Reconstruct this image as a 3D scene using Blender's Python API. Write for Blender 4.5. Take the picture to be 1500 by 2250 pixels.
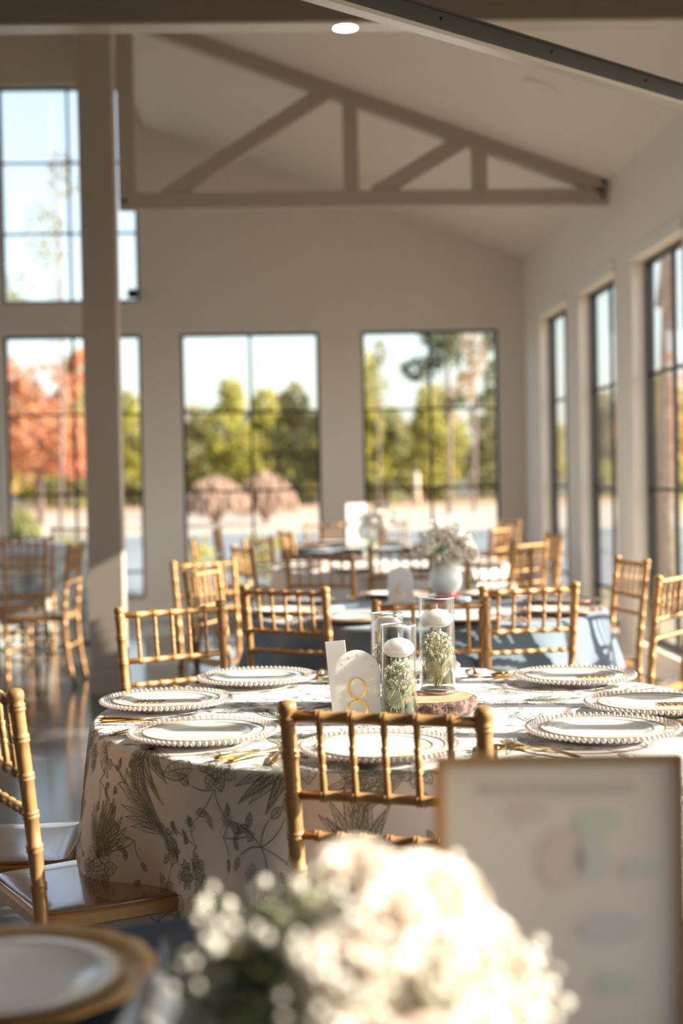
import bpy, math, random
from math import sin, cos, pi, radians, sqrt, atan2
from mathutils import Vector, Matrix, noise as mnoise
random.seed(7)
for _o in list(bpy.data.objects): bpy.data.objects.remove(_o)
SC = bpy.context.scene
COL = SC.collection

# ------------------------------------------------------------------ camera
CAM_H = 1.33
yaw, pit, rho = math.atan(120/3125), math.atan(79/3125), 0.019
d0 = Vector((sin(yaw)*cos(pit), cos(yaw)*cos(pit), -sin(pit)))
r0 = Vector((cos(yaw), -sin(yaw), 0)); u0 = r0.cross(d0)
rr = r0*cos(rho) - u0*sin(rho); uu = u0*cos(rho) + r0*sin(rho)
cam_d = bpy.data.cameras.new('camera'); cam = bpy.data.objects.new('camera', cam_d); COL.objects.link(cam)
m = Matrix((rr, uu, -d0)).transposed().to_4x4(); m.translation = Vector((0, 0, CAM_H)); cam.matrix_world = m
cam_d.sensor_fit = 'VERTICAL'; cam_d.sensor_height = 36; cam_d.sensor_width = 24; cam_d.lens = 50
cam_d.clip_start = .05; cam_d.clip_end = 900
cam_d.dof.use_dof = True; cam_d.dof.focus_distance = 3.32; cam_d.dof.aperture_fstop = 2.0; cam_d.dof.aperture_blades = 9
SC.camera = cam

# ------------------------------------------------------------------ light
SC.view_settings.view_transform = 'Standard'; SC.view_settings.look = 'None'
SC.view_settings.gamma = 1.0; SC.view_settings.use_curve_mapping = False
SC.view_settings.exposure = 0.48
SUN_ELEV = 27.0
SUN_DIR = Vector((-1.0, 0.12, -1.02*math.tan(radians(SUN_ELEV)))).normalized()
W = bpy.data.worlds.new('world'); SC.world = W; W.use_nodes = True
wn = W.node_tree; bgn = wn.nodes['Background']
sky = wn.nodes.new('ShaderNodeTexSky'); sky.sky_type = 'NISHITA'; sky.sun_disc = False
sky.sun_elevation = radians(SUN_ELEV); sky.sun_rotation = radians(101); sky.air_density = 1.0; sky.dust_density = 1.6; sky.ozone_density = 1.0
hs = wn.nodes.new('ShaderNodeHueSaturation'); hs.inputs['Saturation'].default_value = .68; wn.links.new(sky.outputs[0], hs.inputs['Color']); wn.links.new(hs.outputs[0], bgn.inputs[0]); bgn.inputs[1].default_value = 0.265
sl = bpy.data.lights.new('sun', 'SUN'); sl.energy = 13; sl.color = (1.0, .89, .74); sl.angle = radians(.6)
so = bpy.data.objects.new('sun', sl); COL.objects.link(so); so.location = (8, -1, 6)
so.rotation_euler = SUN_DIR.to_track_quat('-Z', 'Y').to_euler()

# ------------------------------------------------------------------ materials
def mat(name, col, rough=.5, metal=0, spec=.5, bump=None, noise=None, sheen=0, coat=0, trans=0):
    M = bpy.data.materials.new(name); M.use_nodes = True; nt = M.node_tree; b = nt.nodes['Principled BSDF']
    b.inputs['Base Color'].default_value = (*col, 1); b.inputs['Roughness'].default_value = rough
    b.inputs['Metallic'].default_value = metal; b.inputs['Specular IOR Level'].default_value = spec
    if sheen: b.inputs['Sheen Weight'].default_value = sheen
    if coat: b.inputs['Coat Weight'].default_value = coat; b.inputs['Coat Roughness'].default_value = .08
    tc = nt.nodes.new('ShaderNodeTexCoord')
    if noise:
        sc, c2, lo, hi = noise
        n = nt.nodes.new('ShaderNodeTexNoise'); n.inputs['Scale'].default_value = sc; n.inputs['Detail'].default_value = 5
        r = nt.nodes.new('ShaderNodeValToRGB'); r.color_ramp.elements[0].position = lo; r.color_ramp.elements[1].position = hi
        r.color_ramp.elements[0].color = (*col, 1); r.color_ramp.elements[1].color = (*c2, 1)
        nt.links.new(tc.outputs['Object'], n.inputs['Vector']); nt.links.new(n.outputs[0], r.inputs[0]); nt.links.new(r.outputs[0], b.inputs['Base Color'])
    if bump:
        sc, st, di = bump
        n = nt.nodes.new('ShaderNodeTexNoise'); n.inputs['Scale'].default_value = sc; n.inputs['Detail'].default_value = 4
        bp = nt.nodes.new('ShaderNodeBump'); bp.inputs['Strength'].default_value = st; bp.inputs['Distance'].default_value = di
        nt.links.new(tc.outputs['Object'], n.inputs['Vector']); nt.links.new(n.outputs[0], bp.inputs['Height']); nt.links.new(bp.outputs[0], b.inputs['Normal'])
    if trans:
        t = nt.nodes.new('ShaderNodeBsdfTranslucent'); t.inputs[0].default_value = (*col, 1)
        mx = nt.nodes.new('ShaderNodeMixShader'); mx.inputs[0].default_value = trans
        out = nt.nodes['Material Output']
        nt.links.new(b.outputs[0], mx.inputs[1]); nt.links.new(t.outputs[0], mx.inputs[2]); nt.links.new(mx.outputs[0], out.inputs[0])
    return M
def glassmat(name, tint=(1, 1, 1), rough=.02, base=.04, edge=.6, gcol=(1, 1, 1), milk=0):
    M = bpy.data.materials.new(name); M.use_nodes = True; nt = M.node_tree; nt.nodes.remove(nt.nodes['Principled BSDF'])
    t = nt.nodes.new('ShaderNodeBsdfTransparent'); t.inputs[0].default_value = (*tint, 1)
    g = nt.nodes.new('ShaderNodeBsdfGlossy'); g.inputs['Roughness'].default_value = rough; g.inputs[0].default_value = (*gcol, 1)
    lw = nt.nodes.new('ShaderNodeLayerWeight'); lw.inputs[0].default_value = .5
    pw = nt.nodes.new('ShaderNodeMath'); pw.operation = 'POWER'; pw.inputs[1].default_value = 3.5; nt.links.new(lw.outputs['Facing'], pw.inputs[0])
    mr = nt.nodes.new('ShaderNodeMapRange'); mr.inputs['To Min'].default_value = base; mr.inputs['To Max'].default_value = edge
    mx = nt.nodes.new('ShaderNodeMixShader'); out = nt.nodes['Material Output']
    nt.links.new(pw.outputs[0], mr.inputs[0]); nt.links.new(mr.outputs[0], mx.inputs[0])
    src = t.outputs[0]
    if milk:
        df = nt.nodes.new('ShaderNodeBsdfDiffuse'); df.inputs[0].default_value = (.9, .87, .85, 1); m2 = nt.nodes.new('ShaderNodeMixShader'); m2.inputs[0].default_value = milk
        nt.links.new(t.outputs[0], m2.inputs[1]); nt.links.new(df.outputs[0], m2.inputs[2]); src = m2.outputs[0]
    nt.links.new(src, mx.inputs[1]); nt.links.new(g.outputs[0], mx.inputs[2]); nt.links.new(mx.outputs[0], out.inputs[0])
    return M
WALL = mat('wall_paint', (.80, .715, .63), .75, bump=(60, .08, .002))
CEIL = mat('ceiling_paint', (.80, .72, .635), .8)
TRIMM = mat('trim_paint', (.82, .78, .72), .45)
BEAMM = mat('timber_paint', (.45, .38, .32), .55)
FLOORM = mat('polished_concrete', (.055, .058, .062), .13, spec=.6, noise=(1.7, (.10, .10, .10), .3, .75), bump=(9, .06, .004))
BLACKM = mat('black_frame', (.02, .022, .02), .4)
PANE = glassmat('window_pane', (.97, .985, .98), .01, .03, .5)
GOLD = mat('gold_chair_paint', (.48, .265, .105), .40, .32, noise=(14, (.40, .215, .08), .35, .75))
GOLDM = mat('polished_gold', (.83, .55, .18), .18, 1)
GOLDL = mat('gold_line', (.45, .33, .14), .35, .7)
SEATW = mat('seat_cushion_vinyl', (.74, .74, .75), .25)
SEATG = mat('glossy_seat_lacquer', (.26, .13, .05), .16, .1, spec=.8, coat=1, noise=(14, (.21, .10, .035), .35, .75))
CLOTHW = mat('white_linen', (.80, .77, .77), .85, sheen=.2, bump=(900, .15, .0006), trans=.10)
TOILE = mat('toile_line', (.19, .205, .16), .85)
TOILEF = mat('toile_wash', (.67, .66, .62), .85)
BLUEC = mat('steel_blue_linen', (.125, .175, .235), .8, sheen=.3, bump=(700, .15, .0006))
NAVYC = mat('navy_linen', (.02, .035, .06), .8)
IVORYC = mat('ivory_satin', (.72, .68, .66), .5, sheen=.3)
PALEC = mat('pale_brocade', (.58, .62, .62), .7, noise=(9, (.30, .34, .34), .45, .6))
CHINA = mat('white_china', (.86, .86, .85), .12, coat=.4)
CGLASS = glassmat('charger_glass', (.97, .96, .96), .03, .05, .5, milk=.14)
BEADG = glassmat('bead_glass', (.86, .78, .75), .06, .12, .8, milk=.30)
VGLASS = glassmat('vase_glass', (.98, .99, .985), .01, .03, .8)
WATER = glassmat('water', (.96, .97, .94), .01, .02, .4)
RIMG = glassmat('rim_glass', (.86, .86, .88), .06, .35, .9, milk=.45)
WAX = mat('candle_wax', (.88, .85, .84), .4, trans=.25)
ACRYL = mat('frosted_acrylic', (.92, .91, .90), .35, trans=.8)
PAPER = mat('white_card', (.92, .90, .88), .7, trans=.6)
BARK = mat('bark', (.07, .04, .03), .9, noise=(60, (.24, .15, .12), .42, .7), bump=(45, 1, .01))
WOODT = mat('wood_slice_top', (.60, .36, .22), .6, noise=(22, (.46, .24, .14), .4, .7))
ROSEC = mat('charger_rose_gold', (.50, .30, .20), .35, .6)
GOLDC = mat('charger_antique_gold', (.50, .27, .07), .35, .7)
METAL = mat('dark_steel_track', (.07, .07, .07), .4, .8)
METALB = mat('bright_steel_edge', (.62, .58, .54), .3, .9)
SOFFM = mat('satin_aluminium', (.62, .55, .48), .28, .7)
LAMPM = bpy.data.materials.new('lamp_glow'); LAMPM.use_nodes = True
_b = LAMPM.node_tree.nodes['Principled BSDF']; _b.inputs['Emission Color'].default_value = (1, .97, .9, 1); _b.inputs['Emission Strength'].default_value = 6
ROSEM = mat('rose_petal_ivory', (.88, .80, .72), .6, trans=.3)
ROSEP = mat('rose_petal_blush', (.86, .66, .58), .6, trans=.3)
BREATH = mat('babys_breath_white', (.93, .90, .84), .7, trans=.35)
STEM = mat('stem_green', (.34, .32, .16), .7)
LEAFM = mat('eucalyptus_leaf', (.36, .44, .28), .6, trans=.2, noise=(30, (.40, .42, .20), .4, .7))
REDM = mat('red_glaze', (.65, .05, .06), .3)
BLOT = [mat('ink_pink', (.78, .66, .62), .8), mat('ink_green', (.70, .72, .65), .8), mat('ink_blue', (.70, .71, .68), .8), mat('ink_mauve', (.74, .68, .68), .8), mat('ink_grey', (.66, .60, .56), .8)]
MENU = mat('menu_board', (.86, .77, .71), .6)

# ------------------------------------------------------------------ mesh helpers
class MB:
    def __init__(s): s.v = []; s.f = []; s.mi = []; s.sm = []
    def add(s, vs, fs, mi=0, sm=True, T=None):
        n = len(s.v)
        s.v += [tuple(T @ Vector(v)) for v in vs] if T is not None else [tuple(v) for v in vs]
        s.f += [tuple(i+n for i in f) for f in fs]; s.mi += [mi]*len(fs); s.sm += [sm]*len(fs); return s
    def box(s, x0, x1, y0, y1, z0, z1, mi=0, T=None):
        vs = [(x, y, z) for z in (z0, z1) for y in (y0, y1) for x in (x0, x1)]
        return s.add(vs, [(0, 2, 3, 1), (4, 5, 7, 6), (0, 1, 5, 4), (2, 6, 7, 3), (0, 4, 6, 2), (1, 3, 7, 5)], mi, False, T)
    def lathe(s, prof, n=24, mi=0, c=(0, 0, 0), T=None, sm=True, closed=False):
        vs = []; fs = []
        for r, z in prof:
            for k in range(n): a = 2*pi*k/n; vs.append((c[0]+r*cos(a), c[1]+r*sin(a), c[2]+z))
        m_ = len(prof)
        for i in range(m_ if closed else m_-1):
            j = (i+1) % m_
            for k in range(n): k2 = (k+1) % n; fs.append((i*n+k, i*n+k2, j*n+k2, j*n+k))
        return s.add(vs, fs, mi, sm, T)
    def tube(s, pts, rad, n=8, mi=0, caps=True, T=None):
        pts = [Vector(p) for p in pts]; m_ = len(pts); rad = rad if isinstance(rad, (list, tuple)) else [rad]*m_
        vs = []; fs = []; up = None
        for i, p in enumerate(pts):
            d = (pts[min(i+1, m_-1)] - pts[max(i-1, 0)]); d = d.normalized() if d.length > 1e-9 else Vector((0, 0, 1))
            if up is None: up = Vector((1, 0, 0)) if abs(d.x) < .9 else Vector((0, 1, 0))
            a = (up - d*up.dot(d)).normalized(); up = a; b = d.cross(a)
            for k in range(n): t = 2*pi*k/n; vs.append(tuple(p + (a*cos(t)+b*sin(t))*rad[i]))
        for i in range(m_-1):
            for k in range(n): k2 = (k+1) % n; fs.append((i*n+k, i*n+k2, (i+1)*n+k2, (i+1)*n+k))
        if caps: fs.append(tuple(range(n-1, -1, -1))); fs.append(tuple((m_-1)*n+k for k in range(n)))
        return s.add(vs, fs, mi, True, T)
    def ball(s, c, r, mi=0, seg=8, rings=5, sc=(1, 1, 1)):
        vs = [(c[0], c[1], c[2]-r*sc[2])]; fs = []
        for i in range(1, rings):
            p = -pi/2 + pi*i/rings
            for k in range(seg): a = 2*pi*k/seg; vs.append((c[0]+r*sc[0]*cos(p)*cos(a), c[1]+r*sc[1]*cos(p)*sin(a), c[2]+r*sc[2]*sin(p)))
        vs.append((c[0], c[1], c[2]+r*sc[2])); L = len(vs)-1
        for k in range(seg):
            k2 = (k+1) % seg; fs.append((0, 1+k2, 1+k)); fs.append((L, 1+(rings-2)*seg+k, 1+(rings-2)*seg+k2))
            for i in range(rings-2): fs.append((1+i*seg+k, 1+i*seg+k2, 1+(i+1)*seg+k2, 1+(i+1)*seg+k))
        return s.add(vs, fs, mi)
    def prism(s, poly, z0, z1, mi=0, T=None):
        n = len(poly); vs = [(x, y, z0) for x, y in poly] + [(x, y, z1) for x, y in poly]
        fs = [tuple(range(n-1, -1, -1)), tuple(range(n, 2*n))] + [(k, (k+1) % n, n+(k+1) % n, n+k) for k in range(n)]
        return s.add(vs, fs, mi, False, T)
    def mesh(s, name, mats):
        me = bpy.data.meshes.new(name); me.from_pydata(s.v, [], s.f)
        for M in (mats if isinstance(mats, (list, tuple)) else [mats]): me.materials.append(M)
        me.polygons.foreach_set('material_index', s.mi); me.polygons.foreach_set('use_smooth', s.sm); me.update(); return me
    def build(s, name, mats, parent=None, loc=None):
        o = bpy.data.objects.new(name, s.mesh(name, mats)); COL.objects.link(o)
        if parent is not None: o.parent = parent
        if loc: o.location = loc
        return o
def tag(o, label, cat, group=None, kind=None):
    o['label'] = label; o['category'] = cat
    if group: o['group'] = group
    if kind: o['kind'] = kind
    return o
def empty(name, loc=(0, 0, 0), rz=0, label=None, cat=None, group=None):
    o = bpy.data.objects.new(name, None); COL.objects.link(o); o.location = loc; o.rotation_euler = (0, 0, rz); o.empty_display_size = .1
    if label: tag(o, label, cat, group)
    return o
def struct(o): o['kind'] = 'structure'; return o
def dup(o, loc, rz, label, group=None):
    c = o.copy(); COL.objects.link(c); c.location = loc; c.rotation_euler = (0, 0, rz); c['label'] = label
    if group: c['group'] = group
    for ch in o.children:
        d = ch.copy(); COL.objects.link(d); d.parent = c
        for g in ch.children: e = g.copy(); COL.objects.link(e); e.parent = d
    return c
RZ = lambda a: Matrix.Rotation(a, 4, 'Z')
TR = lambda x, y, z: Matrix.Translation((x, y, z))

# ================================================================== STRUCTURE
XR, YB, YN, XL = 2.30, 13.60, -3.0, -7.0
EAVE, SL = 3.37, .362
XN = -1.20                                        # line of the posts between aisle and hall
ZN = 6.4
RIDGE = EAVE + SL*(XR-XN)
fl = struct(MB().box(XL-.3, XR+.13, YN-.3, YB+.2, -.12, 0).build('floor', FLOORM))
WT = .14
def wall_y(name, y, x0, x1, z1, holes, top=None, t=WT):
    """wall in the XZ plane at depth y with rectangular holes"""
    b = MB(); xs = sorted(set([x0, x1] + [h[0] for h in holes] + [h[1] for h in holes])); zs = sorted(set([0, z1] + [h[2] for h in holes] + [h[3] for h in holes]))
    for i in range(len(xs)-1):
        for j in range(len(zs)-1):
            cx, cz = (xs[i]+xs[i+1])/2, (zs[j]+zs[j+1])/2
            if any(h[0] < cx < h[1] and h[2] < cz < h[3] for h in holes): continue
            b.box(xs[i], xs[i+1], y, y+t, zs[j], zs[j+1])
    return struct(b.build(name, WALL))
def wall_x(name, x, y0, y1, z1, holes, t=WT):
    b = MB(); ys = sorted(set([y0, y1] + [h[0] for h in holes] + [h[1] for h in holes])); zs = sorted(set([0, z1] + [h[2] for h in holes] + [h[3] for h in holes]))
    for i in range(len(ys)-1):
        for j in range(len(zs)-1):
            cy, cz = (ys[i]+ys[i+1])/2, (zs[j]+zs[j+1])/2
            if any(h[0] < cy < h[1] and h[2] < cz < h[3] for h in holes): continue
            b.box(x, x+t, ys[i], ys[i+1], zs[j], zs[j+1])
    return struct(b.build(name, WALL))
ZT, ZS = 2.71, .20
backw = [(.745, 2.055), (-.98, .335), (-2.65, -1.36), (-4.40, -3.10), (-6.1, -4.8)]
upperw = [(-2.65, -1.36), (-4.40, -3.10), (-6.1, -4.8)]
bh = [(a, b, ZS, ZT) for a, b in backw] + [(a, b, 3.02, 5.06) for a, b in upperw]
wall_y('wall_back', YB, XL, XR+WT, ZN, bh)
rightw = [(cy-.6, cy+.6) for cy in (12.13, 10.43, 8.73, 6.67, 5.22)]  # last two are out of view, shifted so sun reaches the bulbous vase
DOORW = (1.55, 4.42); DOORB = (-1.3, 1.02)  # unseen side openings; pier between them added to shade the foreground charger
wall_x('wall_right', XR, YN, YB+WT, 3.55, [(a, b, ZS, ZT) for a, b in rightw] + [(DOORW[0], DOORW[1], .02, ZT), (DOORB[0], DOORB[1], .02, ZT)])
leftw = [(a, a+1.6) for a in (5.0, 6.9, 8.8, 10.7)]  # unseen windows, added to let more daylight into the hall
wall_x('wall_left', XL-WT, YN, YB, ZN, [(a, b, ZS, 5.0) for a, b in leftw])
wall_y('wall_front', YN-WT, XL, XR+WT, ZN, []).data.materials[0] = mat('low_bounce_dark', (.10, .075, .055), .7)  # unseen wall, made dark to cut bounce light on front-facing surfaces
# aisle ceiling (sloping) and hall ceiling
c = MB()
vs = [(XR+WT, YN, EAVE-.05), (XR+WT, YB, EAVE-.05), (XN, YB, RIDGE), (XN, YN, RIDGE)]
c.add(vs + [(x, y, z+.12) for x, y, z in vs], [(0, 1, 2, 3), (7, 6, 5, 4), (0, 4, 5, 1), (1, 5, 6, 2), (2, 6, 7, 3), (3, 7, 4, 0)], 0, False)
struct(c.build('ceiling', CEIL))
struct(MB().box(XL-WT, XN+.06, YN, YB+WT, ZN, ZN+.1).build('ceiling_hall', CEIL))
struct(MB().box(XN-.06, XN, YN, YB, RIDGE, ZN).build('wall_clerestory', WALL))
# windows
widx = [0]
def window_y(x0, x1, z0, z1, y, rows, vert=True):
    widx[0] += 1; w = empty('window_%d' % widx[0], ((x0+x1)/2, y, z0)); w['kind'] = 'structure'
    hx = (x1-x0)/2; h = z1-z0; f = MB(); t = .028
    f.box(-hx, hx, 0, .05, 0, t); f.box(-hx, hx, 0, .05, h-t, h); f.box(-hx, -hx+t, 0, .05, t, h-t); f.box(hx-t, hx, 0, .05, t, h-t)
    f.build('window_frame', BLACKM, w)
    for z in rows: MB().box(-hx+t, hx-t, .014, .036, z-z0-.011, z-z0+.011).build('glazing_bar', BLACKM, w)
    if vert: MB().box(-.012, .012, .012, .038, t, h-t).build('glazing_bar', BLACKM, w)
    MB().box(-hx+t, hx-t, .023, .027, t, h-t).build('pane', PANE, w)
def window_x(y0, y1, z0, z1, x, rows, verts=(0,), bar=.012):
    widx[0] += 1; w = empty('window_%d' % widx[0], (x, (y0+y1)/2, z0)); w['kind'] = 'structure'
    hx = (y1-y0)/2; h = z1-z0; f = MB(); t = .03
    f.box(0, .05, -hx, hx, 0, t); f.box(0, .05, -hx, hx, h-t, h); f.box(0, .05, -hx, -hx+t, t, h-t); f.box(0, .05, hx-t, hx, t, h-t)
    f.build('window_frame', BLACKM, w)
    for z in rows: MB().box(.014, .036, -hx+t, hx-t, z-z0-.012, z-z0+.012).build('glazing_bar', BLACKM, w)
    for v in verts: MB().box(.012, .038, v-bar, v+bar, t, h-t).build('glazing_bar', BLACKM, w)
    MB().box(.023, .027, -hx+t, hx-t, t, h-t).build('pane', PANE, w)
ROWS = (1.96, 1.205, .45)
for a, b in backw: window_y(a, b, ZS, ZT, YB+.05, ROWS)
for a, b in upperw: window_y(a, b, 3.02, 5.06, YB+.05, (4.35, 3.68))
for a, b in rightw: window_x(a, b, ZS, ZT, XR+.09, ROWS)
cy = (DOORB[0]+DOORB[1])/2
window_x(DOORB[0], DOORB[1], .02, ZT, XR+.06, (), [y-cy for y in (-.85, -.45, -.04, .37)], .032)
cy = (DOORW[0]+DOORW[1])/2
window_x(DOORW[0], DOORW[1], .02, ZT, XR+.06, (), [y-cy for y in (2.01, 2.42, 2.82, 3.22, 3.62, 4.02)], .032)
for a, b in leftw: window_x(a, b, ZS, 5.0, XL-.09, ROWS+(2.8, 3.6, 4.4))
# casing strips over the windows: thin lit head linings
for n_, (a, b) in enumerate(backw[:3]):
    struct(MB().box(a-.02, b+.02, YB-.012, YB, ZT, ZT+.035).build('trim_%d' % (n_+1), TRIMM))
struct(MB().box(-2.67, -1.34, YB-.012, YB, 5.06, 5.10).build('trim_4', TRIMM))
for n_, (a, b) in enumerate(rightw[:3]):
    struct(MB().box(XR-.014, XR, a-.02, b+.02, ZT, ZT+.07).build('trim_%d' % (n_+5), TRIMM))
struct(MB().box(XL, XR, YB-.018, YB, 0, .13).build('baseboard_back', TRIMM))
bb = MB()
for a, b in [(YN, DOORB[0]), (DOORB[1], DOORW[0]), (DOORW[1], YB)]: bb.box(XR-.018, XR, a, b, 0, .13)
struct(bb.build('baseboard_right', TRIMM))

# header beam across the opening, with bright satin soffit
hb = empty('header_beam', (0, 5.6, 3.10), 0, 'wide dark beige header beam crossing the top of the room', 'beam')
MB().box(XL, XR, 0, .115, .012, .55).build('beam_face', mat('header_paint', (.22, .18, .15), .6), hb)
s_ = MB().box(XL, XR, 0, .115, 0, .012).build('soffit_strip', SOFFM, hb)
lt = empty('downlight', (.269, 5.655, 3.098), 0, 'small glowing lamp under the header beam', 'light')
MB().lathe([(.0, -.001), (.055, -.001), (.062, .004), (.062, .006)], 28).build('trim_ring', TRIMM, lt)
MB().lathe([(0.0001, -.006), (.03, -.005), (.048, -.002)], 28).build('lamp_lens', LAMPM, lt)
dl = bpy.data.lights.new('downlight_bulb', 'AREA'); dl.shape = 'DISK'; dl.size = .09; dl.energy = 8; dl.color = (1, .9, .78)
dlo = bpy.data.objects.new('downlight_bulb', dl); COL.objects.link(dlo); dlo.location = (.269, 5.655, 3.088)

# square post
post = empty('post', (-1.135, 8.98, 0), 0, 'square painted post standing in the room, left of the truss', 'post')
MB().box(-.105, .105, -.1, .1, 0, 6.4).build('shaft', BEAMM, post)
MB().box(-.112, .112, -.107, .107, 0, .12).build('plinth', BEAMM, post)

# truss
tr = empty('roof_truss', (0, 10.0, 3.21), 0, 'painted timber roof truss with diagonal and vertical members', 'truss')
def bar2(name, p, q, w, th=.10):
    d = Vector((q[0]-p[0], 0, q[1]-p[1])); L = d.length; ang = atan2(d.z, d.x)
    T = TR((p[0]+q[0])/2, 0, (p[1]+q[1])/2-3.21) @ Matrix.Rotation(-ang, 4, 'Y')
    return MB().box(-L/2, L/2, -th/2, th/2, -w/2, w/2, 0, T).build(name, BEAMM, tr)
zc = lambda x: EAVE + SL*(XR-x)
bar2('bottom_chord', (-1.12, 3.262), (2.30, 3.262), .108)
bar2('top_chord', (-1.06, zc(-1.06)-.05), (2.28, zc(2.28)-.05), .10)
bar2('king_post', (-1.062, 3.315), (-1.062, 4.6), .118)
bar2('diagonal_brace', (-.80, 3.29), (.36, 4.03), .105, .085)
bar2('vertical_brace', (.495, 3.30), (.495, 3.97), .105, .085)
bar2('diagonal_brace', (.66, 3.30), (1.31, 3.68), .105, .085)
bar2('vertical_brace', (1.395, 3.30), (1.395, 3.65), .105, .085)
for bx_, bz_ in ((-1.08, 3.262), (2.255, 3.262), (2.265, 3.36)):
    MB().lathe([(.0001, .012), (.014, .012), (.018, 0)], 10, T=TR(bx_, -.05, bz_-3.21) @ Matrix.Rotation(pi/2, 4, 'X')).build('bolt', BLACKM, tr)

# recessed ceiling lights
nrm = math.atan(SL)
for x, y, lab in ((1.56, 8.53, 'round recessed ceiling light, switched off, nearest the right wall'), (-.15, 11.6, 'faint recessed ceiling light behind the upper truss diagonal'), (-.05, 12.9, 'faint recessed ceiling light deepest in the room')):
    e = empty('recessed_light', (x, y, zc(x)-.004), 0, lab, 'light'); e.rotation_euler = (0, nrm, 0)
    MB().lathe([(.075, -.004), (.098, -.008), (.108, 0)], 32).build('rim', TRIMM, e)
    MB().lathe([(.0001, .002), (.076, -.003)], 32).build('lens', CEIL, e)

# dark steel track overhead
A = Vector((-.9, 2.676, 2.535)); B = Vector((2.29, 5.455, 2.535)); tdir = (B-A); tl = tdir.length; ta = atan2(tdir.y, tdir.x)
tk = empty('metal_track', A, ta, 'dark steel track with a bright lower edge crossing the top right corner', 'track')
MB().box(0, tl, -.018, .018, -.018, .034).build('channel', METAL, tk)
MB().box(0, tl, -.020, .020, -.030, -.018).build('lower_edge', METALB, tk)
MB().box(0, tl, -.026, -.018, .030, .036).build('upper_lip', METAL, tk)
for k in range(9): MB().ball((.35+k*.47, -.019, .012), .005, 0, 8, 4).build('rivet', BLACKM, tk)
for k in (.5, 3.9): MB().tube([(k, 0, .03), (k, 0, 1.25 if k < 1 else .9)], .006, 8).build('hanger_rod', METAL, tk)

tag(MB().box(-.04, .04, -.09, 0, -.04, .04).build('security_camera', BLACKM, None, (-1.42, 13.6, 3.09)), 'small black device at the lower right of the upper window', 'camera')

# ================================================================== OUTSIDE
GR = mat('outdoor_ground', (.5, .4, .3), .95)
nt = GR.node_tree; tc = nt.nodes.new('ShaderNodeTexCoord'); sp = nt.nodes.new('ShaderNodeSeparateXYZ'); nt.links.new(tc.outputs['Object'], sp.inputs[0])
no = nt.nodes.new('ShaderNodeTexNoise'); no.inputs['Scale'].default_value = .12; nt.links.new(tc.outputs['Object'], no.inputs['Vector'])
ad = nt.nodes.new('ShaderNodeMath'); ad.operation = 'MULTIPLY_ADD'; ad.inputs[1].default_value = 5; nt.links.new(no.outputs[0], ad.inputs[0]); nt.links.new(sp.outputs['Y'], ad.inputs[2])
mr = nt.nodes.new('ShaderNodeMapRange'); mr.inputs['From Min'].default_value = 0; mr.inputs['From Max'].default_value = 120; nt.links.new(ad.outputs[0], mr.inputs[0])
cr = nt.nodes.new('ShaderNodeValToRGB'); cr.color_ramp.interpolation = 'CONSTANT'
els = cr.color_ramp.elements; els[0].position = 0; els[0].color = (.21, .17, .10, 1); els[1].position = .16; els[1].color = (.15, .175, .20, 1)
for p_, c_ in ((.31, (.36, .31, .26, 1)), (.50, (.38, .24, .15, 1)), (.72, (.08, .08, .05, 1))):
    e_ = els.new(p_); e_.color = c_
nt.links.new(mr.outputs[0], cr.inputs[0]); nt.links.new(cr.outputs[0], nt.nodes['Principled BSDF'].inputs['Base Color'])
struct(MB().box(-160, 160, YB+.2, 200, -.25, -.05).build('ground', GR))
struct(MB().box(XR+.13, 60, -20, YB+.2, -.25, -.05).build('ground_side', mat('side_lawn', (.25, .21, .14), .95)))

def leafmat(n, c1, c2): return mat(n, c1, .8, noise=(.9, c2, .35, .65), trans=.35)
L_GRN = leafmat('foliage_yellow_green', (.42, .36, .05), (.20, .21, .045))
L_DGR = leafmat('foliage_dark_pine', (.06, .08, .03), (.12, .13, .04))
L_RED = leafmat('foliage_coral_red', (.56, .22, .13), (.44, .19, .07))
L_ORG = leafmat('foliage_orange_gold', (.38, .20, .06), (.25, .19, .05))
L_BRN = leafmat('foliage_bare_brown', (.40, .29, .20), (.26, .19, .12))
L_OLV = leafmat('foliage_olive', (.27, .25, .08), (.17, .17, .07))
GRASS = leafmat('plume_pinkish_tan', (.55, .38, .29), (.40, .27, .20))
TRUNK = mat('tree_trunk', (.34, .25, .21), .9, noise=(12, (.20, .14, .12), .4, .6))
def crown(b, c, rad, n, s, hollow=.35):
    for _ in range(n):
        while True:
            p = Vector((random.uniform(-1, 1), random.uniform(-1, 1), random.uniform(-1, 1)))
            if hollow < p.length < 1: break
        q = Vector((c[0]+p.x*rad[0], c[1]+p.y*rad[1], c[2]+p.z*rad[2]))
        if mnoise.noise(q*1.1/max(rad[0], .6)*1.6) < -.12: continue
        a = Vector((random.gauss(0, 1), random.gauss(0, 1), random.gauss(0, 1))).normalized(); e = a.orthogonal().normalized(); k = s*random.uniform(.6, 1.3)
        b.add([q-a*k, q-e*k*.6, q+a*k, q+e*k*.6], [(0, 1, 2, 3)], 0, False)
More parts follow.
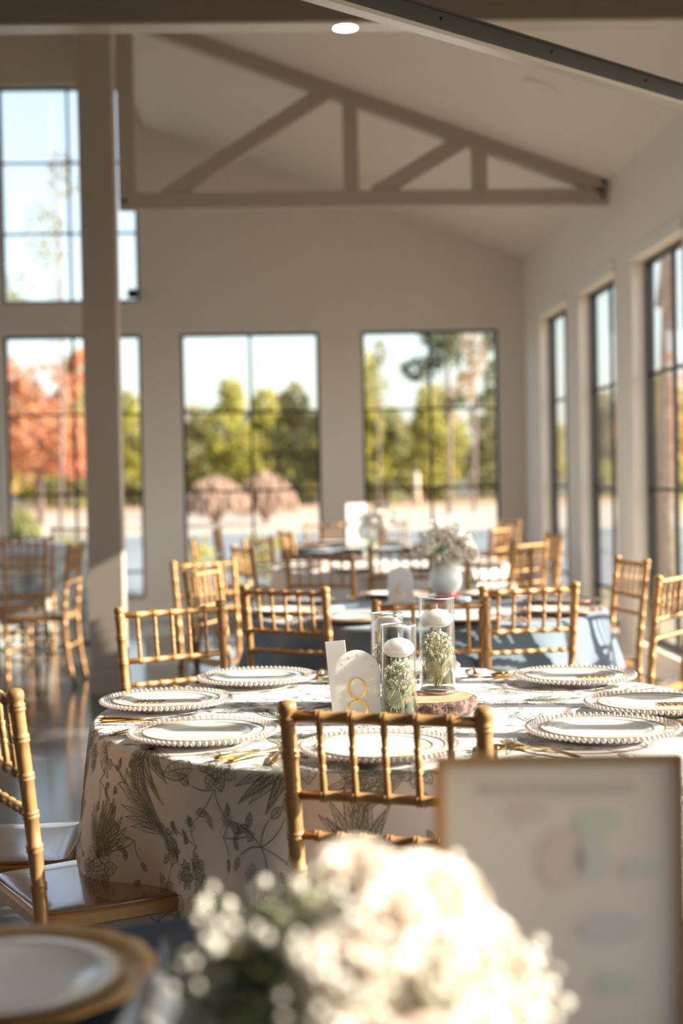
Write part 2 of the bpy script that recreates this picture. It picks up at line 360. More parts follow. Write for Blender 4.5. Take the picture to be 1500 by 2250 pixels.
def tree(name, x, y, balls, M, label, h, tr_r=.1, n=900, s=.14, cat='tree', group=None):
    t = empty(name, (x, y, -.05), 0, label, cat, group)
    b = MB()
    for (dx, dy, dz, rx, ry, rz) in balls: crown(b, (dx, dy, dz), (rx, ry, rz), int(n*rx*rz/1.2)+120, s)
    b.build('foliage', M, t)
    tk_ = MB().tube([(0, 0, 0), (.05*h/3, 0, h*.5), (0, .03, h)], [tr_r, tr_r*.7, tr_r*.3], 8)
    for (dx, dy, dz, rx, ry, rz) in balls: tk_.tube([(0, 0, h*.45), (dx*.5, dy*.5, (h*.45+dz)/2), (dx, dy, dz)], [tr_r*.45, tr_r*.3, tr_r*.12], 5)
    tk_.build('trunk', TRUNK, t); return t
rs = random.Random(3)
where = ['far tree line seen through the left window', 'far tree line seen through the tall middle window', 'far tree line seen through the right-hand back window', 'far tree line seen through the side windows']
k_ = 0
xs_ = [-22, -19.5, -17.2, -15, -12.7, -10.5, -8.4, -6.4, -4.7, -3.0, -1.2, .4, 2.0, 3.7, 5.3, 7.0, 8.6, 10.4, 12.3, 14.5, 17, 20, 23, 26]
for i, x in enumerate(xs_):
    y = 74 + rs.uniform(-5, 6); hh = rs.uniform(4.6, 6.3) + (1.3 if i % 4 == 1 else 0)
    r = rs.uniform(1.35, 1.75)
    bl = [(0, 0, hh*.24, r*1.2, r, hh*.26), (rs.uniform(-.3, .3), 0, hh*.55, r*.9, r*.9, hh*.27), (rs.uniform(-.3, .3), 0, hh*.82, r*.45, r*.5, hh*.20)]
    nm = ['yellow-green young pine', 'yellow-green bushy evergreen', 'olive-green conifer'][i % 3]
    tree('pine_tree', x, y, bl, L_OLV if i % 3 == 2 else L_GRN, '%s in the far tree line across the road, %s from the left' % (nm, ['first', 'second', 'third', 'fourth', 'fifth', 'sixth', 'seventh', 'eighth', 'ninth', 'tenth', '11th', '12th', '13th', '14th', '15th', '16th', '17th', '18th', '19th', '20th', '21st', '22nd', '23rd', '24th'][i]), hh, .11, 650, .17, group='young evergreens in the far tree line')
for i, x in enumerate((-26, -19, -13, -7.5, -1.5, 3.8, 9, 15, 22, 30)):
    hh = rs.uniform(5.6, 7.4)
    tree('bare_tree', x, 92, [(0, 0, hh*.45, 2.9, 2, hh*.42), (1.0, 0, hh*.75, 1.6, 1.5, hh*.24)], L_BRN, 'brownish bare tree behind the evergreens, %s from the left' % ['first', 'second', 'third', 'fourth', 'fifth', 'sixth', 'seventh', 'eighth', 'ninth', 'tenth'][i], hh, .16, 380, .26, group='bare trees behind the evergreens')
tree('red_maple', -7.9, 46, [(0, 0, 2.9, 1.9, 1.6, 1.35), (1.1, 0, 2.4, 1.1, 1, 1.0), (-1.2, 0, 2.5, 1.1, 1, 1.0), (.3, 0, 4.3, 1.1, 1, .9), (-.9, 0, 4.7, .45, .5, .8), (1.3, 0, 5.0, .35, .4, .7)], L_RED, 'coral red maple seen through the left window', 4.6, .12, 650, .12)
tree('orange_tree', -9.9, 50, [(0, 0, 2.3, 1.3, 1.2, 1.5), (.6, 0, 4.0, .9, .8, 1.0)], L_ORG, 'gold and brown tree beside the red maple', 4.2, .1, 420, .14)
tree('tall_thin_tree', -5.7, 36, [(-.2, 0, 7.6, .55, .5, .9), (.3, 0, 9.0, .45, .4, .6), (-1.1, 0, 6.2, .7, .6, .5), (.1, 0, 5.3, .7, .6, .4), (-1.9, 0, 7.2, .3, .4, .5)], L_OLV, 'tall sparse tree behind the upper left window', 11, .06, 260, .08)
tree('pine_bough_tree', 5.6, 49, [(-.2, 0, 6.1, .75, .8, .6), (-.9, 0, 5.0, .75, .6, .45), (.0, 0, 5.5, .6, .7, .5), (1.6, 0, 6.1, .35, .4, .6), (.3, 0, 3.9, .4, .5, .2)], L_DGR, 'dark tall pine seen in the top of the right-hand back window', 7.2, .09, 1500, .10)
tree('golden_tree', 6.6, 50, [(0, 0, 5.6, .7, .7, 1.0), (-.3, 0, 4.4, .5, .6, .6)], L_ORG, 'golden brown tree beside the dark pine', 6.2, .07, 700, .10)
tree('pale_tree', 3.6, 56, [(0, 0, 4.8, .55, .5, .9), (.2, 0, 6.2, .3, .3, .6)], L_OLV, 'thin olive tree left of the dark pine', 6.6, .05, 300, .10)
tree('red_shrub_tree', 8.9, 31, [(0, 0, 2.6, .8, .9, 1.0), (.2, 0, 1.6, .7, .7, .8)], L_RED, 'red tree seen through the nearest side window', 3, .07, 700, .09)
tree('shade_tree', 4.1, 15.4, [(.6, 0, 7.4, 1.6, 1.4, 1.3)], L_OLV, 'grey barked tree just outside the nearest side window', 7, .12, 300, .10)
tree('side_evergreen', 6.2, 24, [(0, 0, 1.6, .9, .9, 1.5)], L_GRN, 'dark green evergreen outside the middle side window', 2.6, .07, 600, .10)
def pampas(x, y, h, r, M, label, n=420):
    t = empty('ornamental_grass', (x, y, -.05), 0, label, 'grass'); b = MB(); pl = MB()
    for _ in range(n):
        a = random.uniform(0, 2*pi); q = random.random()**.6; ex = r*q; hh = h*(1-.45*q*q)*random.uniform(.75, 1.05)
        e = Vector((cos(a)*ex, sin(a)*ex, hh)); w = Vector((-sin(a), cos(a), 0))*.012
        mpt = Vector((cos(a)*ex*.35, sin(a)*ex*.35, hh*.6))
        b.add([-w, w, mpt+w, mpt-w, e], [(0, 1, 2, 3), (3, 2, 4)], 0, False)
        pl.tube([e-Vector((0, 0, .28*h)), e-Vector((0, 0, .12*h)), e], [.012, .045, .01], 5, 0, False)
    b.build('blades', M, t); pl.build('plumes', M, t)
pampas(-2.05, 41, 1.45, 1.0, GRASS, 'pinkish tan grass clump outside, left in the middle window')
pampas(-.62, 42, 1.55, .95, GRASS, 'pinkish tan grass clump outside, right in the middle window')
pampas(-5.6, 30, .85, .45, L_OLV, 'olive grass clump outside the left window', 260)
for x, y, r, lab in ((-1.25, 17.5, .42, 'yellow-green shrub outside, low behind the middle window left corner'), (-2.6, 17.8, .45, 'yellow shrub outside, low behind the window right of the post'), (-.3, 18.4, .4, 'yellow-green shrub outside, low in the middle window')):
    t = empty('shrub', (x, y, -.05), 0, lab, 'shrub'); b = MB(); crown(b, (0, 0, r*.8), (r, r, r*.9), 900, .035, .2); b.build('foliage', L_GRN, t)
    MB().tube([(0, 0, 0), (0, 0, r)], .02, 6).build('stem', TRUNK, t)
tag(MB().tube([(0, 0, -.05), (0, 0, 1.45)], [.13, .10], 10).build('marker_post', mat('pale_post', (.62, .50, .42), .8), None, (5.6, 61, 0)), 'pale marker post by the road in the right-hand back window', 'post')

# ================================================================== TABLES AND CLOTHS
RT = .757; RE = .022; ZTOP = .76
def cloth_pt(s, ph, amp, nf, flare, seed, off=0.0):
    ae = RE*pi/2
    if s < RT-RE: r, z, nr, nz = s, ZTOP, 0, 1
    elif s < RT-RE+ae: a = (s-(RT-RE))/RE; r, z, nr, nz = RT-RE+RE*sin(a), ZTOP-RE+RE*cos(a), sin(a), cos(a)
    else:
        t = s-(RT-RE)-ae; k = min(1, t/.25); k = k*k*(3-2*k)
        w = sin(nf*ph+seed)+.45*sin((nf*2+1)*ph+seed*2.1)+.3*sin((nf-4)*ph+seed*.7)
        da = (ph+2.40+pi) % (2*pi)-pi; dent = .10*k*math.exp(-(da/.30)**2) if seed == 1.3 else 0
        r = RT+t*flare+amp*k*(w*.6+.35)-dent; z = ZTOP-RE-t*.995; nr, nz = 1, 0
    return Vector(((r+nr*off)*cos(ph), (r+nr*off)*sin(ph), z+nz*off))
def cloth_mesh(b, drop, amp, nf, flare, seed, nphi=300, mi=0):
    smax = RT-RE+RE*pi/2+drop; ss = [0.001]+[.1*k for k in range(1, 8)]+[RT-RE-.005]+[RT-RE+RE*pi/2*k/5 for k in range(6)]
    s = ss[-1]
    while s < smax-.001: s = min(smax, s+.02); ss.append(s)
    vs = [cloth_pt(s, 2*pi*k/nphi, amp, nf, flare, seed) for s in ss for k in range(nphi)]
    fs = [(i*nphi+k, i*nphi+(k+1) % nphi, (i+1)*nphi+(k+1) % nphi, (i+1)*nphi+k) for i in range(len(ss)-1) for k in range(nphi)]
    b.add(vs, [f[::-1] for f in fs], mi)
def banquet_table(x, y, label):
    t = empty('banquet_table', (x, y, 0), 0, label, 'table', 'round banquet tables under the cloths')
    MB().lathe([(.0001, .722), (.74, .722), (.75, .73), (.75, .75), (.742, .756), (.0001, .756)], 48).build('tabletop', mat('plywood', (.35, .22, .12), .6), t)
    for sx in (-1, 1):
        for sy in (-1, 1): MB().tube([(sx*.36, sy*.3, .722), (sx*.38, sy*.3, 0)], .014, 8).build('leg', METAL, t)
    return t
T8 = (.277, 3.435); T6 = (.58, 5.97); T3 = (.65, 8.95); T2 = (.70, 11.35); TL = (-2.35, 12.2); T0 = (.10, 1.14)
tab = banquet_table(T8[0], T8[1], 'round table under the green floral cloth')
for P_, lab in ((T6, 'round table under the steel blue cloth'), (T3, 'round table under the ivory cloth'), (T2, 'round table under the far blue cloth'), (TL, 'round table under the pale patterned cloth'), (T0, 'round table under the navy cloth in the foreground')):
    dup(tab, (P_[0], P_[1], 0), 0, lab)

# --- toile pattern: flat drawing mapped onto the cloth surface
CB = MB(); C8 = dict(amp=.030, nf=9, flare=.13, seed=1.3); cloth_mesh(CB, .375, nphi=360, **C8)
SMAX = RT-RE+RE*pi/2+.375
def mp(p, off):
    s = sqrt(p[0]**2+p[1]**2); return cloth_pt(max(s, .001), atan2(p[1], p[0]), C8['amp'], C8['nf'], C8['flare'], C8['seed'], off)
def line(pts, w, mi=1, off=.0009):
    pts = [p for p in pts]; n = len(pts)
    if any(sqrt(p[0]**2+p[1]**2) > SMAX-.004 for p in pts): pts = [p for p in pts if sqrt(p[0]**2+p[1]**2) <= SMAX-.004]; n = len(pts)
    if n < 2: return
    vs = []
    for i, p in enumerate(pts):
        a, b_ = pts[max(i-1, 0)], pts[min(i+1, n-1)]; dx, dy = b_[0]-a[0], b_[1]-a[1]; L = sqrt(dx*dx+dy*dy) or 1
        ww = w*(.45+.55*sin(pi*(i+.5)/n)); nx, ny = -dy/L*ww, dx/L*ww
        vs += [mp((p[0]+nx, p[1]+ny), off), mp((p[0]-nx, p[1]-ny), off)]
    CB.add(vs, [(2*i, 2*i+1, 2*i+3, 2*i+2) for i in range(n-1)], mi)
def rot(p, a, c): return (c[0]+p[0]*cos(a)-p[1]*sin(a), c[1]+p[0]*sin(a)+p[1]*cos(a))
pr = random.Random(11)
def leaf(c, a, L, Wd, bend=0., wash=True, hatch=5, ruff=0.):
    N = 12; sp_ = []; up = []; dn = []
    for i in range(N+1):
        t = i/N; x = L*t; y = bend*L*sin(pi*t*.5)*t; h = Wd*sin(pi*t**.8)*(1+ruff*sin(t*22))
        sp_.append((x, y)); up.append((x, y+h)); dn.append((x, y-h))
    f = lambda q: [rot(p, a, c) for p in q]
    if wash and all(sqrt(p[0]**2+p[1]**2) < SMAX-.01 for p in f(up)+f(dn)):
        u_, m_, d_ = f(up), f(sp_), f(dn); vs = []
        for i in range(N+1): vs += [mp(u_[i], .0005), mp(m_[i], .0005), mp(d_[i], .0005)]
        if pr.random() < .5: CB.add(vs, [(3*i+j, 3*i+j+1, 3*i+j+4, 3*i+j+3) for i in range(N) for j in ((0, 1) if pr.random() < .5 else (0,))], 2)
    lw_ = .0009 if L > .02 else .0006
    line(f(up), lw_); line(f(dn), lw_); line(f(sp_), .0006)
    for k in range(hatch):
        t = .15+.7*k/max(hatch, 1); i = int(t*N); h = Wd*sin(pi*t**.8)*.8
        for sg in (1, -1): line(f([(sp_[i][0], sp_[i][1]), (sp_[i][0]+L*.07, sp_[i][1]+sg*h*.5), (sp_[i][0]+L*.12, sp_[i][1]+sg*h)]), .0006)
def flower(c, R):
    for ring, (n, r0_, L, w) in enumerate(((7, .40, .64, .25), (5, .14, .50, .24)) if R > .03 else ((5, .2, .7, .28),)):
        for k in range(n):
            a = 2*pi*k/n+ring*.5+pr.uniform(-.12, .12)
            leaf(rot((R*r0_, 0), a, c), a+pr.uniform(-.15, .15), R*L, R*w, 0, R > .03, 3 if R > .03 else 0, .12)
    for k in range(7 if R > .03 else 2): a = pr.uniform(0, 6.28); line([rot((R*.02, 0), a, c), rot((R*.12, 0), a+.4, c)], .0009)
def stem(c, a, L, cur):
    pts = []; p = c; aa = a
    for i in range(10): pts.append(p); p = (p[0]+L/10*cos(aa), p[1]+L/10*sin(aa)); aa += cur/10
    line(pts, .0011); return p, aa
def spray(c, a, L):
    for k in range(9):
        t = (k-4)/4.; leaf(c, a+t*.55, L*(1-.28*abs(t)), L*.075, pr.uniform(-.12, .12)+t*.1, True, 7)
def sprig(c, a, L):
    p, aa = stem(c, a, L, pr.uniform(-1.2, 1.2)); flower(p, L*.17)
    q, ab = stem(c, a+.7, L*.6, 1.0); leaf(q, ab, L*.3, L*.07)
    q, ab = stem(c, a-.7, L*.55, -.9); leaf(q, ab, L*.32, L*.08)
    for s_k in (-1, 1): leaf(rot((L*.45, 0), a, c), a+s_k*.9, L*.28, L*.07)
def motif(c, a, kind):
    if kind == 0: flower(c, .062); spray(rot((-.03, .0), a, c), a+pi*.9, .15); leaf(rot((.05, .02), a, c), a+.3, .1, .022, .2); leaf(rot((.03, -.05), a, c), a-1.1, .09, .02, -.2); flower(rot((.075, -.05), a, c), .036)
    elif kind == 1: sprig(c, a, .15); sprig(c, a+2.6, .11)
    elif kind == 2: flower(c, .05); flower(rot((.075, .045), a, c), .042); flower(rot((.02, .09), a, c), .034); sprig(rot((-.04, -.02), a, c), a+pi, .13); leaf(rot((-.04, .05), a, c), a+2, .09, .022, .2); leaf(rot((.06, -.03), a, c), a-.6, .10, .024, .15)
    else: spray(c, a, .17); flower(rot((-.02, 0), a, c), .04); sprig(c, a+pi, .10)
cells = []; tries = 0
while tries < 6000:
    tries += 1; q = (pr.uniform(-SMAX, SMAX), pr.uniform(-SMAX, SMAX)); l = sqrt(q[0]**2+q[1]**2)
    if l > SMAX-.02: continue
    if all((q[0]-e[0])**2+(q[1]-e[1])**2 > .185**2 for e in cells): cells.append(q)
for i, q in enumerate(cells): motif(q, pr.uniform(0, 6.28), [0, 2, 1, 3][i % 4])
cells2 = []; tries = 0
while tries < 5000:
    tries += 1; q = (pr.uniform(-SMAX, SMAX), pr.uniform(-SMAX, SMAX)); l = sqrt(q[0]**2+q[1]**2)
    if l > SMAX-.02: continue
    if all((q[0]-e[0])**2+(q[1]-e[1])**2 > .115**2 for e in cells+cells2): cells2.append(q)
for q in cells2: sprig(q, pr.uniform(0, 6.28), .085)
tag(CB.build('tablecloth', [CLOTHW, TOILE, TOILEF], None, (T8[0], T8[1], .002)), 'white tablecloth printed with green-grey flowers on the nearest full table', 'tablecloth')
def cloth(P_, M, drop, amp, nf, flare, seed, label):
    b = MB(); cloth_mesh(b, drop, amp, nf, flare, seed, 280); return tag(b.build('tablecloth', M, None, (P_[0], P_[1], .002)), label, 'tablecloth')
cloth(T6, BLUEC, .725, .04, 13, .10, 2.2, 'steel blue tablecloth on the round table behind the floral one')
cloth(T3, IVORYC, .725, .04, 12, .08, .4, 'ivory satin tablecloth on the third table back')
cloth(T2, BLUEC, .725, .04, 13, .08, 3.0, 'blue tablecloth on the table nearest the back windows')
cloth(TL, PALEC, .725, .05, 12, .10, 1.9, 'pale patterned tablecloth at the far left behind the chairs')
cloth(T0, NAVYC, .40, .03, 10, .10, .9, 'dark navy tablecloth on the foreground table')

# ================================================================== CHIAVARI CHAIR
def ringed(p, q, r, rings, n=12, ends=None, extra=.003, wdt=.0045, bulge=.0):
    """turned bamboo-look rod between p and q; rings = fractions"""
    p, q = Vector(p), Vector(q); L = (q-p).length; st = {0.0: r, 1.0: r}
    if bulge:
        for k in range(1, 12): t = k/12; st[t] = r*(1+bulge*sin(pi*((t*3) % 1)))
    for f in rings:
        w = wdt/L
        for dt, e in ((-1.6, 0), (-1.0, extra), (-.25, extra*.75), (.0, extra*.2), (.25, extra*.75), (1.0, extra), (1.6, 0)): st[min(1, max(0, f+dt*w))] = r+e
    ks = sorted(st); return MB().tube([p+(q-p)*t for t in ks], [st[t] for t in ks], n)
def bx(z): return -.195-.055*((.46-z)/.46)**2 if z < .46 else -.195-.045*((z-.46)/.46)**1.25
HW = .178
def rear_leg(sy):
    zs = {}
    for k in range(24): z = .915*k/23; zs[z] = .0135+.0015*min(1, z/.3)
    for f in (.10, .26, .40, .52, .60, .668, .745, .822, .885):
        for dz, e in ((-.009, .0002), (-.006, .0030), (-.001, .0024), (0, .0008), (.001, .0024), (.006, .0030), (.009, .0002)): zs[f+dz] = .0148+e
    zs[.894] = .0145; zs[.900] = .0165; zs[.908] = .0185; zs[.915] = .0178; zs[.920] = .0135; zs[.923] = .004
    ks = sorted(zs); return MB().tube([(bx(z), sy*(HW+.012*(z-.46)), z) for z in ks], [zs[z] for z in ks], 14)
def make_chair(label, group):
    t = empty('chiavari_chair', (0, 0, 0), 0, label, 'chair', group)
    for sy in (-1, 1): rear_leg(sy).build('rear_leg', GOLD, t)
    yy = lambda z: HW+.012*(z-.46)
    for z, nm, r, rg in ((.893, 'top_rail', .0105, [1/6, 2/6, 3/6, 4/6, 5/6]), (.745, 'middle_rail', .0095, [1/6, 2/6, 3/6, 4/6, 5/6]), (.668, 'lower_rail', .0082, [.12, .24, .36, .5, .64, .76, .88])):
        ringed((bx(z), -yy(z), z), (bx(z), yy(z), z), r, rg, 12).build(nm, GOLD, t)
    for k in range(1, 6):
        y0, y1 = (-1+k/3)*yy(.745), (-1+k/3)*yy(.893)
        ringed((bx(.745), y0, .745), (bx(.893), y1, .893), .0055, [.36, .62], 10, extra=.0028, wdt=.003, bulge=.30).build('spindle', GOLD, t)
    sf = MB(); o_ = []; 
    pts = [(-.20, -.185), (.20, -.205), (.20, .205), (-.20, .185)]
    def rr_(pts, R):
        out = []
        for i, p in enumerate(pts):
            a, c_ = Vector(pts[i-1]), Vector(pts[(i+1) % 4]); p = Vector(p); u1 = (a-p).normalized(); u2 = (c_-p).normalized()
            for k in range(5): s = k/4; out.append(tuple((p+u1*R*(1-s)**2+u2*R*s**2)))
        return out
    outl = rr_(pts, .035); n = len(outl)
    for (z0, k0), (z1, k1) in (((.425, .97), (.430, 1)), ((.430, 1), (.452, 1)), ((.452, 1), (.457, .97))):
        sf.add([(x*k0, y*k0, z0) for x, y in outl]+[(x*k1, y*k1, z1) for x, y in outl], [(i, (i+1) % n, n+(i+1) % n, n+i) for i in range(n)])
    sf.add([(x*.97, y*.97, .457) for x, y in outl], [tuple(range(n))]); sf.add([(x*.97, y*.97, .425) for x, y in outl], [tuple(range(n-1, -1, -1))])
    sf.build('seat_frame', GOLD, t)
    cu = MB(); prof = [(.455, .95), (.458, .965), (.462, .955), (.4635, .90), (.464, .6), (.464, .001)]
    vs = [(x*k, y*k, z) for z, k in prof for x, y in outl]
    cu.add(vs, [(i*n+j, i*n+(j+1) % n, (i+1)*n+(j+1) % n, (i+1)*n+j) for i in range(len(prof)-1) for j in range(n)])
    cu.build('seat_panel', SEATG, t)
    for sy in (-1, 1): ringed((.185, sy*.185, 0), (.182, sy*.188, .43), .0145, [.12, .3, .5, .7, .88], 12).build('front_leg', GOLD, t)
    for z in (.17, .30):
        for sy in (-1, 1): ringed((bx(z), sy*HW, z), (.184, sy*.186, z), .0085, [.3, .5, .7], 10).build('stretcher', GOLD, t)
    for z in (.22, .35): ringed((.184, -.186, z), (.184, .186, z), .0085, [.3, .5, .7], 10).build('stretcher', GOLD, t)
    ringed((bx(.25), -HW, .25), (bx(.25), HW, .25), .0085, [.3, .5, .7], 10).build('stretcher', GOLD, t)
    return t
# (back-top-centre x, y, facing degrees, label)
G8, G6, GF, GL = 'gold chairs around the floral table', 'gold chairs around the steel blue table', 'gold chairs around the far tables', 'gold chairs at the left behind the post'
chairs = [
 (.166, 2.535, 70, 'gold spindle-back chair closest to the camera, in front of the floral table', G8),
 (-.386, 4.69, -60, 'gold spindle-back chair left of the floral table with its back to the post', G8),
 (.47, 4.67, -86, 'gold spindle-back chair behind the glass vases of the floral table', G8),
 (-.627, 2.988, 28, 'gold chair at the left edge, its tall back leg beside the floral cloth', G8),
 (-.94, 3.44, 0, 'gold chair with its seat partly under the left side of the floral cloth', G8),
 (-.015, 5.36, 56, 'gold chair at the front left of the steel blue table', G6),
 (.886, 5.20, 104, 'gold chair at the front right of the steel blue table', G6),
 (1.62, 6.66, 188, 'gold chair at the right end of the blue table, facing left', G6),
 (1.545, 5.62, 143, 'gold chair cut by the right edge of the picture', G6),
 (-.425, 7.22, -52, 'gold chair left of the blue table, the farther one of the overlapping pair', G6),
 (-.39, 6.53, -20, 'gold chair left of the blue table, the nearer one of the overlapping pair', G6),
 (.17, 7.575, 69, 'sunlit gold chair directly behind the left half of the blue table', GF),
 (.64, 8.10, 66, 'gold chair behind the arched number six sign', GF),
 (1.15, 7.67, 101, 'gold chair behind the bulbous vase, right of it', GF),
 (1.44, 8.43, 138, 'gold chair just behind the one right of the bulbous vase', GF),
 (1.80, 9.55, 184, 'gold chair seen edge-on beside the right wall windows', GF),
 (1.60, 10.70, 152, 'bright sunlit gold chair right of the far blue table', GF),
 (1.93, 12.35, 200, 'gold chair farthest into the right back corner', GF),
 (.345, 12.72, -86, 'sunlit gold chair against the wall between the two back windows', GF),
 (-.27, 8.59, 20, 'gold chair at the left of the ivory table, its near side shaded', GF),
 (-.20, 9.75, -30, 'sunlit yellow-gold chair at the left behind the ivory table', GF),
 (-.575, 11.73, -4, 'dark gold chair edge-on in the lower left of the middle window', GF),
 (-.01, 11.0, 15, 'gold chair with one bright leg left of the far blue table', GF),
 (-.64, 9.75, 2, 'gold chair whose single leg shows left of the ivory table', GF),
 (.88, 12.72, -95, 'gold chair behind the far blue table in front of the right back window', GF),
 (-1.88, 10.1, 118, 'dark gold chair at the far left in front of the patterned cloth', GL),
 (-1.99, 11.0, 100, 'gold chair left of the hanging pale cloth, its leg tip sunlit', GL),
 (-1.40, 9.45, 175, 'gold chair half hidden behind the square post', GL),
 (-1.95, 12.99, -100, 'gold chair silhouetted low in the left window', GL),
 (-2.45, 10.4, 80, 'dark gold chair cut by the left edge of the picture', GL),
]
ch0 = None
for (x, y, a, lab, g) in chairs:
    a = radians(a); loc = (x+.235*cos(a), y+.235*sin(a), 0)
    if ch0 is None: ch0 = make_chair(lab, g); ch0.location = loc; ch0.rotation_euler = (0, 0, a)
    else: dup(ch0, loc, a, lab, g)

# ================================================================== PLACE SETTINGS
ZC = ZTOP+.0045
def make_charger(label, group):
    t = empty('charger_plate', (0, 0, 0), 0, label, 'charger plate', group)
    MB().lathe([(.0001, .004), (.088, .004), (.100, .008), (.128, .017), (.156, .021), (.156, .0235), (.128, .0205), (.100, .0115), (.088, .0075), (.0001, .0075)], 72).build('glass_dish', CGLASS, t)
    MB().lathe([(.084, 0), (.090, 0), (.090, .004), (.084, .004)], 60, closed=True).build('foot_ring', CGLASS, t)
    b = MB()
    for k in range(76): a = 2*pi*k/76; b.ball((.1595*cos(a), .1595*sin(a), .0225), .0058, 0, 8, 6)
    b.build('beaded_rim', BEADG, t); return t
def make_plate(label, group):
    t = empty('dinner_plate', (0, 0, 0), 0, label, 'plate', group)
    MB().lathe([(.0001, 0), (.070, 0), (.080, .003), (.108, .0105), (.131, .0125), (.132, .0137), (.130, .0148), (.107, .0133), (.092, .0085), (.082, .0062), (.0001, .0058)], 72).build('plate_body', CHINA, t)
    MB().lathe([(.1295, .0149), (.1330, .0142), (.1330, .0150), (.1300, .0158)], 72, closed=True).build('gold_rim', GOLDL, t)
    MB().lathe([(.1060, .0133), (.1070, .0135), (.1066, .0140)], 72, closed=True).build('gold_line', GOLDL, t)
    return t
def make_fork(label, group):
    t = empty('fork', (0, 0, 0), 0, label, 'fork', group); b = MB()
    cl = [(-.100, .002, .0075), (-.092, .003, .0088), (-.06, .006, .0065), (-.02, .009, .0042), (.02, .007, .0040), (.035, .004, .007), (.047, .003, .0118), (.056, .0032, .0125)]
    vs = []
    for x, z, w in cl: vs += [(x, -w, z), (x, w, z), (x, w*.8, z+.0022), (x, -w*.8, z+.0022)]
    n = len(cl); fs = [(i*4+j, i*4+(j+1) % 4, (i+1)*4+(j+1) % 4, (i+1)*4+j) for i in range(n-1) for j in range(4)]+[(3, 2, 1, 0), tuple((n-1)*4+j for j in range(4))]
    b.add(vs, fs, 0, True).build('handle', GOLDM, t)
    for k in range(4):
        y = (k-1.5)*.0072
        MB().tube([(.053, y, .0042), (.070, y*1.02, .0035), (.088, y*1.03, .006), (.102, y*1.0, .011)], [.0019, .0017, .0014, .0006], 6).build('tine', GOLDM, t)
    return t
def make_spoon(label, group):
    t = empty('spoon', (0, 0, 0), 0, label, 'spoon', group); b = MB()
    cl = [(-.100, .002, .0075), (-.092, .003, .0088), (-.06, .006, .0065), (-.02, .009, .0042), (.02, .008, .0036), (.034, .006, .0045)]
    vs = []
    for x, z, w in cl: vs += [(x, -w, z), (x, w, z), (x, w*.8, z+.0022), (x, -w*.8, z+.0022)]
    n = len(cl); fs = [(i*4+j, i*4+(j+1) % 4, (i+1)*4+(j+1) % 4, (i+1)*4+j) for i in range(n-1) for j in range(4)]+[(3, 2, 1, 0), tuple((n-1)*4+j for j in range(4))]
    b.add(vs, fs).build('handle', GOLDM, t)
    vs = []; R = 7; K = 20
    for i in range(R):
        q = i/(R-1)
        for k in range(K): a = 2*pi*k/K; vs.append((.060+.030*q*cos(a)*(1), .0205*q*sin(a)*(1-.18*cos(a)), .0012+.0075*q*q))
    bowl = MB().add(vs, [(i*K+k, i*K+(k+1) % K, (i+1)*K+(k+1) % K, (i+1)*K+k) for i in range(R-1) for k in range(K)])
    bowl.add([(x, y, z-.0010) for x, y, z in vs], [((i+1)*K+k, (i+1)*K+(k+1) % K, i*K+(k+1) % K, i*K+k) for i in range(R-1) for k in range(K)])
    bowl.build('bowl', GOLDM, t); return t
def make_knife(label, group):
    t = empty('table_knife', (0, 0, 0), 0, label, 'knife', group)
    MB().tube([(-.112, 0, .005), (-.10, 0, .006), (-.05, 0, .0055), (0, 0, .005)], [.003, .0062, .0052, .004], 10).build('handle', GOLDM, t)
    MB().prism([(0, -.0045), (.02, -.008), (.07, -.0105), (.100, -.008), (.112, .001), (.105, .0055), (.02, .0055), (0, .0045)], .003, .0052).build('blade', GOLDM, t); return t
places = [(260.4, 'behind the near chair back'), (218, 'at the floral table\'s front left'), (171, 'at the floral table\'s left end'), (128.6, 'at the floral table\'s back left'),
          (86, 'behind the glass vases'), (35, 'at the floral table\'s back right'), (-13.6, 'at the floral table\'s right end'), (-49.6, 'at the floral table\'s front right')]
ch = pl = fk = sn = kn = None
def put(proto, mk, loc, rz, lab, grp):
    if proto is None: proto = mk(lab, grp); proto.location = loc; proto.rotation_euler = (0, 0, rz); return proto
    dup(proto, loc, rz, lab, grp); return proto
SC_T = mat('script_gold', (.55, .38, .16), .3, .8)
for i, (deg, w) in enumerate(places):
    a = radians(deg); c_ = (T8[0]+.592*cos(a), T8[1]+.592*sin(a)); o_ = a+pi
    ch = put(ch, make_charger, (c_[0], c_[1], ZC), a, 'glass charger plate with beaded rim '+w, 'beaded glass chargers on the floral table')
    pl = put(pl, make_plate, (c_[0], c_[1], ZC+.0082), a, 'white dinner plate with gold rim '+w, 'gold-rimmed plates on the floral table')
    lat = Vector((-sin(o_), cos(o_)))                # diner's left
    f_ = Vector(c_)+lat*.205; s2 = Vector(c_)-lat*.232; k2 = Vector(c_)-lat*.200
    fk = put(fk, make_fork, (f_.x, f_.y, ZC-.001), o_, 'gold fork left of the plate '+w, 'gold forks on the floral table')
    sn = put(sn, make_spoon, (s2.x, s2.y, ZC-.001), o_, 'gold spoon right of the plate '+w, 'gold spoons on the floral table')
    kn = put(kn, make_knife, (k2.x, k2.y, ZC-.001), o_, 'gold knife beside the plate '+w, 'gold knives on the floral table')
    if i in (2, 5, 6):                               # cut-out gold name on the plate: loops of wire
        b = MB(); x0 = -.075 if i == 2 else .01
        for q in range(3):
            pts = []
            for k in range(40):
                t = k/39; pts.append((x0+.075*t+.010*sin(2*pi*(5+q)*t), .012*cos(2*pi*(5+q)*t+q)+(-.012+q*.010), 0))
            b.tube(pts, .0011, 5)
        tag(b.build('gold_name_ornament', SC_T, None, (c_[0], c_[1], ZC+.0165)), 'small gold cut-out script lying on the plate '+w, 'ornament', 'gold name ornaments')

